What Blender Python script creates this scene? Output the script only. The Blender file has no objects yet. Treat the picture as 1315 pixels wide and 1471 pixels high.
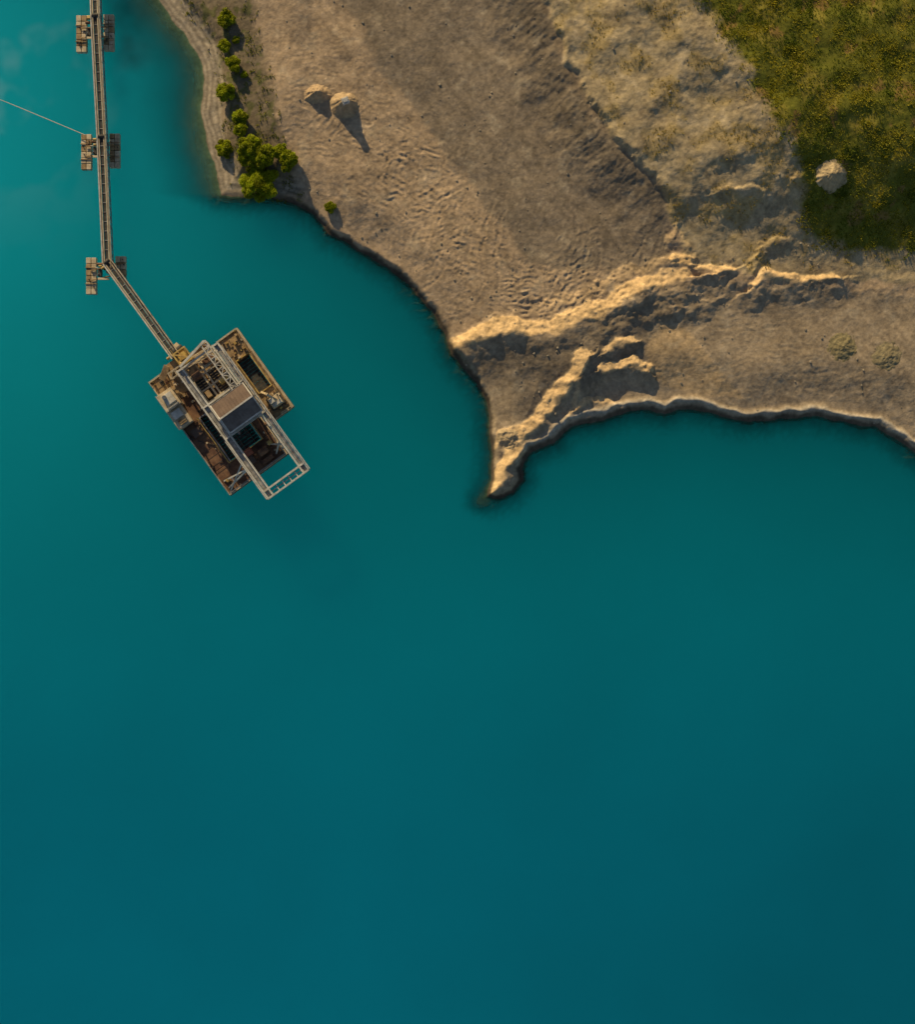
import bpy, math, random
import numpy as np
from mathutils import Vector, Matrix
random.seed(7); rng=np.random.default_rng(7)
S=0.1; H=160.0
def P(px,py,z=0.0):
    k=(1-z/H)*S
    return ((px-657.5)*k,(735.5-py)*k)
def PL(pts,z=0.0): return np.array([P(a,b,z) for a,b in pts])
scene=bpy.context.scene
# ------------------------------------------------------------ noise
def _h(ix,iy,seed):
    n=(ix*374761393+iy*668265263+seed*1442695)&0xffffffff
    n=((n^(n>>13))*1274126177)&0xffffffff
    return (n^(n>>16))/4294967296.0
def perlin(x,y,seed=0):
    xi=np.floor(x).astype(np.int64); yi=np.floor(y).astype(np.int64)
    xf=x-xi; yf=y-yi
    u=xf*xf*xf*(xf*(xf*6-15)+10); v=yf*yf*yf*(yf*(yf*6-15)+10)
    def g(dx,dy):
        a=_h(xi+dx,yi+dy,seed)*2*np.pi
        return np.cos(a)*(xf-dx)+np.sin(a)*(yf-dy)
    a=g(0,0);b=g(1,0);c=g(0,1);d=g(1,1)
    return ((a+(b-a)*u)*(1-v)+(c+(d-c)*u)*v)*1.5
def fbm(x,y,sc,octv=4,seed=0,gain=0.5):
    r=0;amp=1;f=1/sc
    for i in range(octv):
        r=r+amp*perlin(x*f+i*17.3,y*f-i*9.1,seed+i*31); amp*=gain; f*=2.03
    return r
def ridged(x,y,sc,octv=3,seed=0):
    r=0;amp=1;f=1/sc
    for i in range(octv):
        r=r+amp*(1-2*np.abs(perlin(x*f,y*f,seed+i*13))); amp*=0.5; f*=2.1
    return r
def sm(a,b,x):
    t=np.clip((x-a)/(b-a),0,1); return t*t*(3-2*t)
def dline(x,y,pts):
    best=np.full(x.shape,1e18); side=np.zeros(x.shape); tt=np.zeros(x.shape); L=0
    for i in range(len(pts)-1):
        ax,ay=pts[i]; bx,by=pts[i+1]; dx=bx-ax; dy=by-ay; l2=dx*dx+dy*dy; l=math.sqrt(l2)
        t=np.clip(((x-ax)*dx+(y-ay)*dy)/l2,0,1)
        ex=x-ax-t*dx; ey=y-ay-t*dy; dd=ex*ex+ey*ey
        m=dd<best
        best=np.where(m,dd,best); side=np.where(m,np.sign(dx*ey-dy*ex),side); tt=np.where(m,L+t*l,tt); L+=l
    return np.sqrt(best),side,tt,L
def sdp(x,y,pts):
    p=np.vstack([pts,pts[:1]])
    d,_,_,_=dline(x,y,p)
    ins=np.zeros(x.shape,bool)
    for i in range(len(pts)):
        ax,ay=p[i]; bx,by=p[i+1]
        if ay==by: continue
        c=((ay>y)!=(by>y))&(x<(bx-ax)*(y-ay)/(by-ay)+ax)
        ins^=c
    return np.where(ins,d,-d)
# ------------------------------------------------------------ layout of the place
SH=[(-4000,-6000),(-900,-1500),(-150,-560),(100,-190),(185,-70),(228,0),(245,25),(265,50),(283,75),(290,95),(293,120),(289,150),(290,172),(297,205),(308,240),(318,281),(345,284),(385,284),(410,289),(430,296),(452,312),(475,338),(500,350),(530,370),(560,387),(580,405),(600,425),(620,447),(637,475),(648,508),(665,530),(685,550),(699,575),(703,600),(702,625),(706,650),(704,690),(698,714),(718,718),(738,707),(752,690),(750,672),(765,650),(795,637),(820,612),(850,607),(880,599),(905,591),(935,590),(955,597),(975,588),(1005,588),(1040,600),(1070,607),(1100,605),(1140,600),(1170,599),(1200,605),(1235,612),(1260,615),(1285,630),(1315,652),(1380,690),(1500,720),(1800,900),(3500,1500),(9000,3000),(9000,-6000)]
SHORE=PL(SH)
UP=[(300,-6000),(600,-900),(735,-80),(770,0),(790,35),(803,62),(810,95),(828,118),(840,150),(862,182),(885,212),(912,235),(935,255),(948,285),(962,310),(972,335),(980,368),(1005,380),(1050,388),(1090,402),(1200,402),(1315,408),(1500,430),(1900,520),(4000,900),(9000,2000),(9000,-6000)]
UPPER=PL(UP,3.0)
GR=[(500,-6000),(900,-400),(975,-40),(998,0),(1035,50),(1075,110),(1105,170),(1133,210),(1149,245),(1158,280),(1163,322),(1200,345),(1260,352),(1315,358),(1500,370),(2200,500),(9000,1500),(9000,-6000)]
GRASS=PL(GR,5.0)
SOUTH=PL([(640,500),(690,486),(770,480),(840,462),(905,420),(975,405),(1050,400),(1200,410),(1315,415),(1500,440),(1900,540),(1900,900),(1500,800),(700,760)],2.0)
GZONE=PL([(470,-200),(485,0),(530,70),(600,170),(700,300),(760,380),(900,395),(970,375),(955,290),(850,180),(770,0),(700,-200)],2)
VEG=PL([(150,-200),(255,0),(300,60),(318,120),(325,200),(335,268),(360,282),(435,285),(405,200),(392,120),(372,60),(365,0),(340,-200)],1)
FAN=PL([(948,462),(985,470),(1028,520),(1072,572),(990,566),(935,545),(925,500)],1.5)
RIDGE_SHADE=PL([(700,500),(790,488),(850,470),(905,440),(945,430),(985,460),(940,470),(925,520),(850,560),(800,560),(760,600),(715,600),(700,560),(668,520)],1.8)
def B(pts,z=2.0): return PL(pts,z)
BERMS=[(B([(650,499),(672,493),(690,486),(730,476),(770,479),(800,475),(830,462),(860,452),(885,440),(905,424),(940,412),(978,403)]),1.2,2.0,6.5),
 (B([(972,372),(1000,380),(1025,388),(1055,385)],2.5),0.7,0.8,3.2),
 (B([(1082,410),(1100,393),(1115,397),(1135,401),(1165,404),(1200,400)],2.5),0.75,1.0,3.6),
 (B([(708,708),(725,682),(741,652),(760,622),(784,596),(805,570),(826,546),(842,519)],1.5),1.0,1.7,3.4),
 (B([(872,504),(884,496),(908,491)],1.5),0.55,0.8,2.2),
 (B([(868,532),(890,525),(915,523),(930,534)],1.5),0.65,1.0,2.6),
 (B([(833,584),(850,576),(868,577),(888,580)],1.5),0.45,0.7,1.6),
 (B([(822,598),(829,570),(836,545)],1.5),0.4,0.7,1.6),
 (B([(716,642),(722,626),(742,618)],1.5),0.45,0.9,1.5),
 (B([(1030,277),(1055,270),(1080,272),(1098,278)],4),0.25,0.6,1.6),
 (B([(965,345),(972,325),(978,340),(1000,375)],3),0.35,0.7,1.3),
 (B([(1140,262),(1158,245),(1172,262)],4.5),0.3,0.8,1.4),
 (B([(845,500),(862,484),(905,462),(960,444)],1.5),0.2,1.2,2.0),
 (B([(960,450),(1020,438),(1070,400),(1110,350)],2.2),0.2,0.8,1.6),
 (B([(880,448),(910,433),(950,425),(985,423)],2.0),0.25,1.2,2.6),
 (B([(790,440),(840,432),(900,398),(960,380)],2.0),0.35,1.6,3.0),
 (B([(1085,372),(1100,352),(1125,345)],3.0),0.25,0.7,1.5),
 (B([(700,462),(760,452),(800,452)],2.0),0.22,0.9,2.2),
]
ARCS=[]
r2=random.Random(3)
for i in range(50):
    px=r2.uniform(600,950); py=r2.uniform(330,465)
    if py>470-(px-650)*0.2: py-=40
    ARCS.append((px,py,r2.uniform(3,14),r2.uniform(0,6.28),r2.uniform(0.3,1.1),r2.uniform(0.03,0.07)))
for i in range(44):
    t=r2.random(); px=440+t*230+r2.uniform(-40,60); py=90+t*280+r2.uniform(-40,40)
    ARCS.append((px,py,r2.uniform(6,24),r2.uniform(0,6.28),r2.uniform(0.2,0.7),r2.uniform(0.025,0.06)))
for i in range(14):
    ARCS.append((r2.uniform(700,900),r2.uniform(150,330),r2.uniform(20,60),r2.uniform(0.3,0.9),r2.uniform(0.2,0.5),0.02))
for i in range(18):
    ARCS.append((r2.uniform(880,1280),r2.uniform(430,560),r2.uniform(12,50),r2.uniform(1.2,1.9),r2.uniform(0.2,0.5),0.025))
TIP=P(690,722)
def height(x,y,full=False):
    d0=sdp(x,y,SHORE)
    d=d0+0.24*fbm(x,y,2.8,4,5,0.5)*sm(200,100,np.abs(x))
    w=sm(44.3,46.5,y)*(1-sm(-24,-20,x))
    s=sm(7.5,11,x)*(1-sm(26,34,y))
    beach=np.clip(d,0,3)*0.13+sm(2.2,4.8,d)*1.1+sm(5,16,d)*0.6
    bank=sm(0,1.1,d)*0.85+sm(0.7,7,d)*0.85
    south=sm(0,0.7,d)*0.38+0.34*np.exp(-((d-1.25-0.3*fbm(x,y,3,2,77))/0.42)**2)+sm(1.2,9,d)*1.0
    land=beach*w+(1-w)*(bank*(1-s)+south*s)
    dd=np.maximum(-d,0)
    fing=np.abs(perlin(x*0.9,y*0.9,88))
    wt=sm(42,46,y)*(1-sm(-24,-20,x))
    uw=-(wt*(0.13*dd+0.015*dd**2)+(1-wt)*(0.22*sm(0,0.4,dd)+(0.22+0.55*fing)*dd+0.12*dd**2))
    uw=uw*(1-0.75*np.exp(-(((x-TIP[0])/2.6)**2+((y-TIP[1])/2.0)**2)))
    uw=np.maximum(uw,-14)
    h=np.where(d>0,land,uw)
    q=sdp(x,y,SOUTH)
    eu=sdp(x,y,UPPER)
    e=eu+0.6*fbm(x,y,3.6,4,9,0.5)
    nf=sm(33,52,y)
    scarp=sm(0,1.1,e)*(0.75+0.35*fbm(x,y,6,2,12))*(0.12+0.88*nf)
    slope=sm(0.8,24,e)*2.4*(0.35+0.65*nf)
    g=sdp(x,y,GRASS)+0.8*fbm(x,y,4,5,19,0.6)
    gullx=x*0.80-y*0.6; gully=x*0.6+y*0.80
    gul=(ridged(gullx/2.6+0.5*fbm(x,y,5,2,3),gully,5.0,3,40))*sm(0.2,2,e)*(1-sm(-3,1,g))
    h=h+scarp+slope+sm(-6,1.5,g)*0.6*(0.3+0.7*nf)+0.05*gul
    emb=sm(-8.5,0.2,e)*nf
    al=x*0.62-y*0.78; ac=x*0.78+y*0.62
    rill=fbm(al/0.7,ac/3.2,1.0,3,45)
    h=h+emb*1.9+0.05*rill*sm(-7,-3,e)*(1-sm(-0.5,0.8,e))*nf
    foot=np.exp(-((e+1.0)/1.0)**2)
    h=h+foot*0.10*(0.6+fbm(x,y,1.6,3,44))
    berm_lit=np.zeros(x.shape)
    for i,(pts,bh,wn,ws) in enumerate(BERMS):
        bx0,by0=pts.min(0)-9; bx1,by1=pts.max(0)+7
        m=(x>bx0)&(x<bx1)&(y>by0)&(y<by1)
        if not m.any(): continue
        xx=x[m]+0.6*fbm(x[m],y[m],2.4,5,60,0.48); yy=y[m]+0.6*fbm(x[m],y[m],2.4,5,61,0.48)
        dd_,sd,t,L=dline(xx,yy,pts)
        u=np.sqrt((dd_/np.where(sd>0,wn,ws))**2+0.004)-0.063
        pr=np.clip(1-u,0,1); pr=np.where(sd>0,pr**0.9,pr**1.25)
        amp=bh*(0.95+0.3*fbm(x[m],y[m],4.0,2,70+i,0.5))
        fc=np.where(sd>0,0.12*fbm(x[m],y[m],0.9,3,90+i)*np.clip(4*pr*(1-pr),0,1),0)
        h[m]+=(amp*pr+fc)*sm(0.1,1.5,d[m])
        berm_lit[m]=np.maximum(berm_lit[m],np.where(sd>0,sm(0,0.25,pr),np.exp(-(dd_/0.45)**2))*min(1,bh*1.15))
    on=sm(0.2,2.0,d)
    fl=(1-sm(0,1,e))
    h=h+on*(0.20*fbm(x,y,14,3,21)+0.045*fbm(x,y,2.6,5,22,0.5)+0.018*fbm(x,y,0.7,3,23,0.6))
    h=h+on*(1-fl)*(0.20*fbm(x,y,9,3,24)+0.05*fbm(x,y,2.2,3,26)+0.03*fbm(x,y,0.9,3,25))
    cA=P(380,470,2); cB=P(790,260,2)
    rA=np.hypot(x-cA[0],y-cA[1])+1.1*fbm(x,y,4,4,31); rB=np.hypot(x-cB[0],y-cB[1])+1.1*fbm(x,y,4,4,32)
    pa=P(590,260,2); pb=P(780,420,2); pc=P(450,150,2)
    mA=np.exp(-(((x-pa[0])*0.75+(y-pa[1])*0.65)/9)**2-(((x-pa[0])*0.65-(y-pa[1])*0.75)/13)**2)
    mB=np.exp(-((x-pb[0])/13)**2-((y-pb[1])/4.8)**2)
    mC=np.exp(-((x-pc[0])/7)**2-((y-pc[1])/9)**2)
    br=sm(-0.3,0.3,fbm(x,y,2.2,4,33))
    h=h+on*fl*br*(0.06*mA*np.sin(rA*2*np.pi/0.95)+0.06*mB*np.sin(rB*2*np.pi/0.85)+0.03*mC*np.sin((rA+rB*0.3)*2*np.pi/1.1))
    for (px,py,r,a0,span,dep) in ARCS:
        cx0,cy0=P(px,py,2); cx=cx0-r*math.cos(a0); cy=cy0-r*math.sin(a0)
        ext=min(r*span+1.5,r*2+1)
        m=(np.abs(x-cx0)<ext)&(np.abs(y-cy0)<ext)&(e<-0.5)&(d>1)
        if not m.any(): continue
        X=x[m]-cx;Y=y[m]-cy; rr=np.hypot(X,Y)+0.35*fbm(x[m],y[m],2.5,3,50); an=np.arctan2(Y,X)
        da=np.abs((an-a0+np.pi)%(2*np.pi)-np.pi)
        fade=(1-sm(span*0.2,span*0.5,da))*(0.3+0.7*sm(-0.2,0.3,fbm(x[m],y[m],1.7,3,51)))
        cle=0.65+0.35*np.cos(an*r*2*np.pi/0.5)
        g1=0
        for off in (-0.95,0.95):
            u=(rr-r-off)
            g1=g1-np.exp(-(u/0.2)**2)*cle+0.8*np.exp(-((np.abs(u)-0.42)/0.13)**2)
        h[m]+=dep*g1*fade
    R=np.hypot(x,y)
    h=np.where(d0<0,np.maximum(h,-14+18*sm(380,460,R)+4*sm(450,900,R)),h)
    if full: return h,d,w,s,e,g,q,gul,berm_lit,emb
    return h
def mk_axis(lo,hi,step,far,gr=1.18):
    c=list(np.arange(lo,hi+step*0.5,step)); st=step; v=lo; L=[]
    while v>-far: st*=gr; v-=st; L.append(v)
    st=step; v=c[-1]; R=[]
    while v<far: st*=gr; v+=st; R.append(v)
    return np.array(L[::-1]+c+R)
def grid_mesh(name,X,Y,Z,cols,mat):
    ny,nx=X.shape
    me=bpy.data.meshes.new(name)
    me.vertices.add(nx*ny)
    me.vertices.foreach_set("co",np.stack([X,Y,Z],-1).astype(np.float32).ravel())
    i=np.arange(nx*ny).reshape(ny,nx)
    f=np.stack([i[:-1,:-1],i[:-1,1:],i[1:,1:],i[1:,:-1]],-1).reshape(-1,4)
    me.loops.add(f.size); me.polygons.add(len(f))
    me.loops.foreach_set("vertex_index",f.ravel().astype(np.int32))
    me.polygons.foreach_set("loop_start",(np.arange(len(f))*4).astype(np.int32))
    me.update(calc_edges=True)
    me.polygons.foreach_set("use_smooth",np.ones(len(f),bool))
    for n,c in cols.items():
        if c.ndim==3:
            a=me.attributes.new(n,'FLOAT_COLOR','POINT')
            a.data.foreach_set("color",np.concatenate([c,np.ones(c.shape[:2]+(1,))],-1).astype(np.float32).ravel())
        else:
            a=me.attributes.new(n,'FLOAT','POINT'); a.data.foreach_set("value",c.astype(np.float32).ravel())
    me.materials.append(mat)
    o=bpy.data.objects.new(name,me); scene.collection.objects.link(o); return o
# ------------------------------------------------------------ materials
def newmat(n):
    m=bpy.data.materials.new(n); m.use_nodes=True; nt=m.node_tree
    b=nt.nodes["Principled BSDF"]; return m,nt,b
def N(nt,t,**k):
    n=nt.nodes.new(t)
    for a,v in k.items(): setattr(n,a,v)
    return n
def ground_mat():
    m,nt,b=newmat("ground_soil"); L=nt.links
    at=N(nt,'ShaderNodeAttribute',attribute_name="Col")
    tc=N(nt,'ShaderNodeTexCoord')
    n1=N(nt,'ShaderNodeTexNoise'); n1.inputs['Scale'].default_value=2.2; n1.inputs['Detail'].default_value=9; n1.inputs['Roughness'].default_value=0.7
    n2=N(nt,'ShaderNodeTexVoronoi'); n2.inputs['Scale'].default_value=3.5
    L.new(tc.outputs['Object'],n1.inputs['Vector']); L.new(tc.outputs['Object'],n2.inputs['Vector'])
    mr=N(nt,'ShaderNodeMapRange'); mr.inputs[1].default_value=0.25; mr.inputs[2].default_value=0.75; mr.inputs[3].default_value=0.68; mr.inputs[4].default_value=1.32
    L.new(n1.outputs['Fac'],mr.inputs[0])
    mx=N(nt,'ShaderNodeVectorMath',operation='SCALE'); L.new(at.outputs['Color'],mx.inputs[0]); L.new(mr.outputs[0],mx.inputs['Scale'])
    L.new(mx.outputs[0],b.inputs['Base Color']); b.inputs['Roughness'].default_value=0.95; b.inputs['Specular IOR Level'].default_value=0.15
    bp=N(nt,'ShaderNodeBump'); bp.inputs['Strength'].default_value=0.5; bp.inputs['Distance'].default_value=0.09
    L.new(n1.outputs['Fac'],bp.inputs['Height'])
    bp2=N(nt,'ShaderNodeBump'); bp2.inputs['Strength'].default_value=0.25; bp2.inputs['Distance'].default_value=0.05
    L.new(n2.outputs['Distance'],bp2.inputs['Height']); L.new(bp.outputs[0],bp2.inputs['Normal'])
    L.new(bp2.outputs[0],b.inputs['Normal'])
    return m
def water_mat():
    m,nt,b=newmat("turbid_lake_water"); L=nt.links
    at=N(nt,'ShaderNodeAttribute',attribute_name="Col"); tu=N(nt,'ShaderNodeAttribute',attribute_name="Turb")
    L.new(at.outputs['Color'],b.inputs['Base Color'])
    b.subsurface_method='BURLEY'
    b.inputs['Subsurface Weight'].default_value=1.0
    b.inputs['Subsurface Radius'].default_value=(1,1,1); b.inputs['Subsurface Scale'].default_value=130.0
    b.inputs['Roughness'].default_value=0.12; b.inputs['IOR'].default_value=1.33
    tc=N(nt,'ShaderNodeTexCoord'); n1=N(nt,'ShaderNodeTexNoise'); n1.inputs['Scale'].default_value=1.3; n1.inputs['Detail'].default_value=5
    L.new(tc.outputs['Object'],n1.inputs['Vector'])
    bp=N(nt,'ShaderNodeBump'); bp.inputs['Strength'].default_value=0.12; bp.inputs['Distance'].default_value=0.03
    L.new(n1.outputs['Fac'],bp.inputs['Height']); L.new(bp.outputs[0],b.inputs['Normal'])
    tr=N(nt,'ShaderNodeBsdfTransparent'); tr.inputs[0].default_value=(0.65,0.92,0.88,1)
    mx=N(nt,'ShaderNodeMixShader'); L.new(tu.outputs['Fac'],mx.inputs[0]); L.new(tr.outputs[0],mx.inputs[1]); L.new(b.outputs[0],mx.inputs[2])
    L.new(mx.outputs[0],nt.nodes['Material Output'].inputs['Surface'])
    return m
def paint(n,c1,c2,scale=1.5,rough=0.6,metal=0.0,lo=0.4,hi=0.62):
    m,nt,b=newmat(n); L=nt.links
    tc=N(nt,'ShaderNodeTexCoord'); n1=N(nt,'ShaderNodeTexNoise'); n1.inputs['Scale'].default_value=scale; n1.inputs['Detail'].default_value=8; n1.inputs['Roughness'].default_value=0.7
    L.new(tc.outputs['Object'],n1.inputs['Vector'])
    cr=N(nt,'ShaderNodeValToRGB'); cr.color_ramp.elements[0].position=lo; cr.color_ramp.elements[1].position=hi
    cr.color_ramp.elements[0].color=c1+(1,); cr.color_ramp.elements[1].color=c2+(1,)
    L.new(n1.outputs['Fac'],cr.inputs[0]); L.new(cr.outputs[0],b.inputs['Base Color'])
    b.inputs['Roughness'].default_value=rough; b.inputs['Metallic'].default_value=metal
    bp=N(nt,'ShaderNodeBump'); bp.inputs['Strength'].default_value=0.3; bp.inputs['Distance'].default_value=0.02
    L.new(n1.outputs['Fac'],bp.inputs['Height']); L.new(bp.outputs[0],b.inputs['Normal'])
    return m
def leaf_mat(n):
    m,nt,b=newmat(n); L=nt.links
    at=N(nt,'ShaderNodeAttribute',attribute_name="Col"); L.new(at.outputs['Color'],b.inputs['Base Color'])
    b.inputs['Roughness'].default_value=0.6; b.inputs['Specular IOR Level'].default_value=0.2
    tl=N(nt,'ShaderNodeBsdfTranslucent'); L.new(at.outputs['Color'],tl.inputs[0])
    mx=N(nt,'ShaderNodeMixShader'); mx.inputs[0].default_value=0.35
    L.new(b.outputs[0],mx.inputs[1]); L.new(tl.outputs[0],mx.inputs[2]); L.new(mx.outputs[0],nt.nodes['Material Output'].inputs['Surface'])
    return m
GM=ground_mat(); WM=water_mat(); LEAF=leaf_mat("leaves"); GRM=leaf_mat("grass_blades")
M_RUST=paint("rusty_deck",(0.10,0.045,0.026),(0.22,0.12,0.065),0.8,0.8)
M_TAN=paint("sandy_steel",(0.20,0.125,0.06),(0.44,0.30,0.15),1.2,0.8)
M_WHITE=paint("white_paint",(0.42,0.39,0.33),(0.66,0.63,0.57),1.0,0.5)
M_GREY=paint("galvanised_steel",(0.20,0.19,0.18),(0.42,0.41,0.40),1.3,0.5,0.2)
M_DARK=paint("dark_rubber",(0.02,0.019,0.018),(0.07,0.062,0.055),1.5,0.8)
M_ROOF=paint("brown_roof",(0.09,0.052,0.038),(0.135,0.085,0.06),0.8,0.7)
M_ROOF2=paint("grey_roof",(0.14,0.11,0.095),(0.21,0.175,0.155),0.8,0.7)
M_YEL=paint("worn_yellow_paint",(0.28,0.17,0.05),(0.60,0.42,0.12),1.5,0.6)
M_BEIGE=paint("beige_paint",(0.42,0.33,0.21),(0.66,0.54,0.37),1.2,0.6)
M_RED=paint("red_oxide",(0.20,0.05,0.03),(0.35,0.10,0.05),1.5,0.6)
M_BARK=paint("bark",(0.06,0.045,0.03),(0.12,0.09,0.06),5,0.9)
M_CABLE=paint("cable_rope",(0.45,0.42,0.33),(0.6,0.56,0.45),3,0.7)
M_STONE=paint("stone",(0.22,0.18,0.13),(0.40,0.34,0.25),2,0.9)
M_CONC=paint("concrete",(0.45,0.43,0.40),(0.62,0.60,0.56),2,0.9)
MATS=[M_RUST,M_TAN,M_WHITE,M_GREY,M_DARK,M_ROOF,M_ROOF2,M_YEL,M_BEIGE,M_RED]
RUST,TAN,WHITE,GREY,DARK,ROOF,ROOF2,YEL,BEIGE,RED=range(10)
# ------------------------------------------------------------ ground
def colours(x,y,h,d,w,s,e,g,q,gul,berm_lit,emb):
    def C(r,gg,b): return np.array([r,gg,b])
    n1=fbm(x,y,9,4,101); n2=fbm(x,y,2.2,4,102); n3=fbm(x,y,0.8,3,103,0.65)
    al=x*0.62-y*0.78; ac=x*0.78+y*0.62
    streak=fbm(ac/0.9+0.8*n1,al/14,1.0,4,160,0.6)
    col=np.ones(x.shape+(3,))*C(0.395,0.29,0.19)
    def mix(col,c,m): return col*(1-m[...,None])+c*m[...,None]
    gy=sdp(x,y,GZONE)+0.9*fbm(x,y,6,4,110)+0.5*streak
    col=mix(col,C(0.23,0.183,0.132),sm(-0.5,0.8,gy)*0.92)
    col=mix(col,C(0.34,0.265,0.18),sm(-0.3,1.5,q)*0.85)
    sh=sdp(x,y,RIDGE_SHADE)+0.7*n2
    col=mix(col,C(0.215,0.17,0.12),sm(-0.6,1.0,sh)*0.8)  # shade on the main ridge's back slope, painted in as darker ground
    fn=sdp(x,y,FAN)+0.3*n2
    col=mix(col,C(0.46,0.33,0.19),sm(-0.2,0.5,fn)*0.85)
    up=sm(0,0.8,e)
    col=mix(col,C(0.175,0.14,0.10),sm(0.1,0.8,emb+0.15*n2+0.15*streak)*(1-up)*0.7)
    col=mix(col,C(0.40,0.315,0.19),up*0.95)
    och=sm(0.0,0.5,fbm(x,y,4.5,4,120)+0.1*gul)*up
    col=mix(col,C(0.34,0.245,0.09),och*0.55)
    col=mix(col,C(0.28,0.22,0.14),up*sm(0.0,0.7,fbm(x,y,6,4,125))*0.5)
    col=mix(col,C(0.47,0.39,0.28),sm(0.35,0.8,fbm(x,y,3.3,5,130,0.6))*0.30)
    col=mix(col,C(0.19,0.148,0.105),sm(0.3,0.8,fbm(x,y,3.9,5,131,0.6))*0.35)
    col=mix(col,C(0.68,0.47,0.245),sm(0.2,0.75,berm_lit)*0.88)  # fresh sand, painted brighter on sun-facing berm sides to carry the sunlight
    v=sdp(x,y,VEG)+0.8*n2
    col=mix(col,C(0.17,0.135,0.085),sm(-0.6,0.8,v)*0.85)
    col=mix(col,C(0.10,0.11,0.03),sm(0,0.8,v)*sm(0.15,0.45,fbm(x,y,1.6,4,133))*0.7)
    bch=w*(1-sm(2.4,3.6,d+0.5*n2))*sm(-0.2,0.3,d)
    stri=0.5+0.5*np.sin(d*7.5+2.5*fbm(x,y,5,3,140))
    col=mix(col,np.ones(x.shape+(3,))*C(0.36,0.30,0.22)*(0.72+0.5*stri)[...,None],bch*0.9)
    rim=s*np.exp(-((d-1.25-0.3*fbm(x,y,3,2,77))/0.35)**2)
    col=mix(col,C(0.46,0.42,0.35),rim*0.7)
    wet=1-sm(0.35,0.85,d+0.2*n2+0.3*w)
    col=mix(col,C(0.06,0.05,0.038),wet*(1-0.8*w)*(1-0.15*s)*0.93)
    col=mix(col,C(0.16,0.13,0.08),(1-sm(-0.3,0.3,d))*w*0.8)
    col=mix(col,C(0.13,0.095,0.05),(1-sm(-0.3,0.0,d))*(1-w)*0.8)
    gm=sm(-0.8,0.8,g+0.7*n2)
    gc=C(0.135,0.135,0.018)+0*col
    gc=mix(gc,C(0.24,0.20,0.035),sm(0.0,0.5,fbm(x,y,5,4,150)))
    gc=mix(gc,C(0.25,0.15,0.05),sm(0.4,0.65,fbm(x,y,4,4,151))*0.8)
    col=mix(col,gc,gm)
    far=sm(90,200,np.hypot(x,y))*(d<0)
    col=mix(col,C(0.09,0.10,0.03),far)
    col*= (1+0.12*n1+0.15*n2+0.18*n3+0.16*streak*(1-w)*(1-gm))[...,None]
    return np.clip(col,0.01,0.9)
ax=mk_axis(-46,70,0.15,3500); ay=mk_axis(0,77,0.15,3500)
X,Y=np.meshgrid(ax,ay)
r=height(X,Y,True)
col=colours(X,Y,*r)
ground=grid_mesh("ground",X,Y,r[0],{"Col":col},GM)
# ------------------------------------------------------------ water
ax=mk_axis(-68,68,0.33,3400); ay=mk_axis(-76,76,0.33,3400)
X,Y=np.meshgrid(ax,ay)
hw=height(X,Y); dep=np.maximum(-hw,0)
turb=np.clip(1-np.exp(-np.maximum(dep-0.02,0)*1.9),0,1)
tl=np.exp(-((X+70)**2+(Y-62)**2)/46.0**2)
bl=np.exp(-((X-75)**2+(Y+85)**2)/55.0**2)
low=sm(20,-65,Y)
v=0.225+0.18*tl-0.052*bl-0.040*low+0.010*fbm(X,Y,30,3,201)  # turbidity gradient that also carries sky brightness and vignette in the colour
v=v*(0.74+0.26*sm(0.2,3.0,dep))
bf_=1.24+0.38*low
cloud_refl=sm(0.05,0.6,fbm(X,Y,12,4,202))*np.exp(-((X+66)**2+(Y-64)**2)/15.0**2)  # pale cloud reflection painted into the water colour, top left
wc=np.stack([0.0008+0.004*tl+0.08*cloud_refl,v*0.97+0.05*cloud_refl,v*bf_+0.05*cloud_refl],-1)
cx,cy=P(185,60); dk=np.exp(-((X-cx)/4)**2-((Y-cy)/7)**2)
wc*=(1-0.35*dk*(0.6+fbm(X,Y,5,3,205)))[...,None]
wc=np.clip(wc,0.0003,0.9)
water=grid_mesh("water",X,Y,np.zeros_like(X),{"Col":wc,"Turb":turb},WM)
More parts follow.
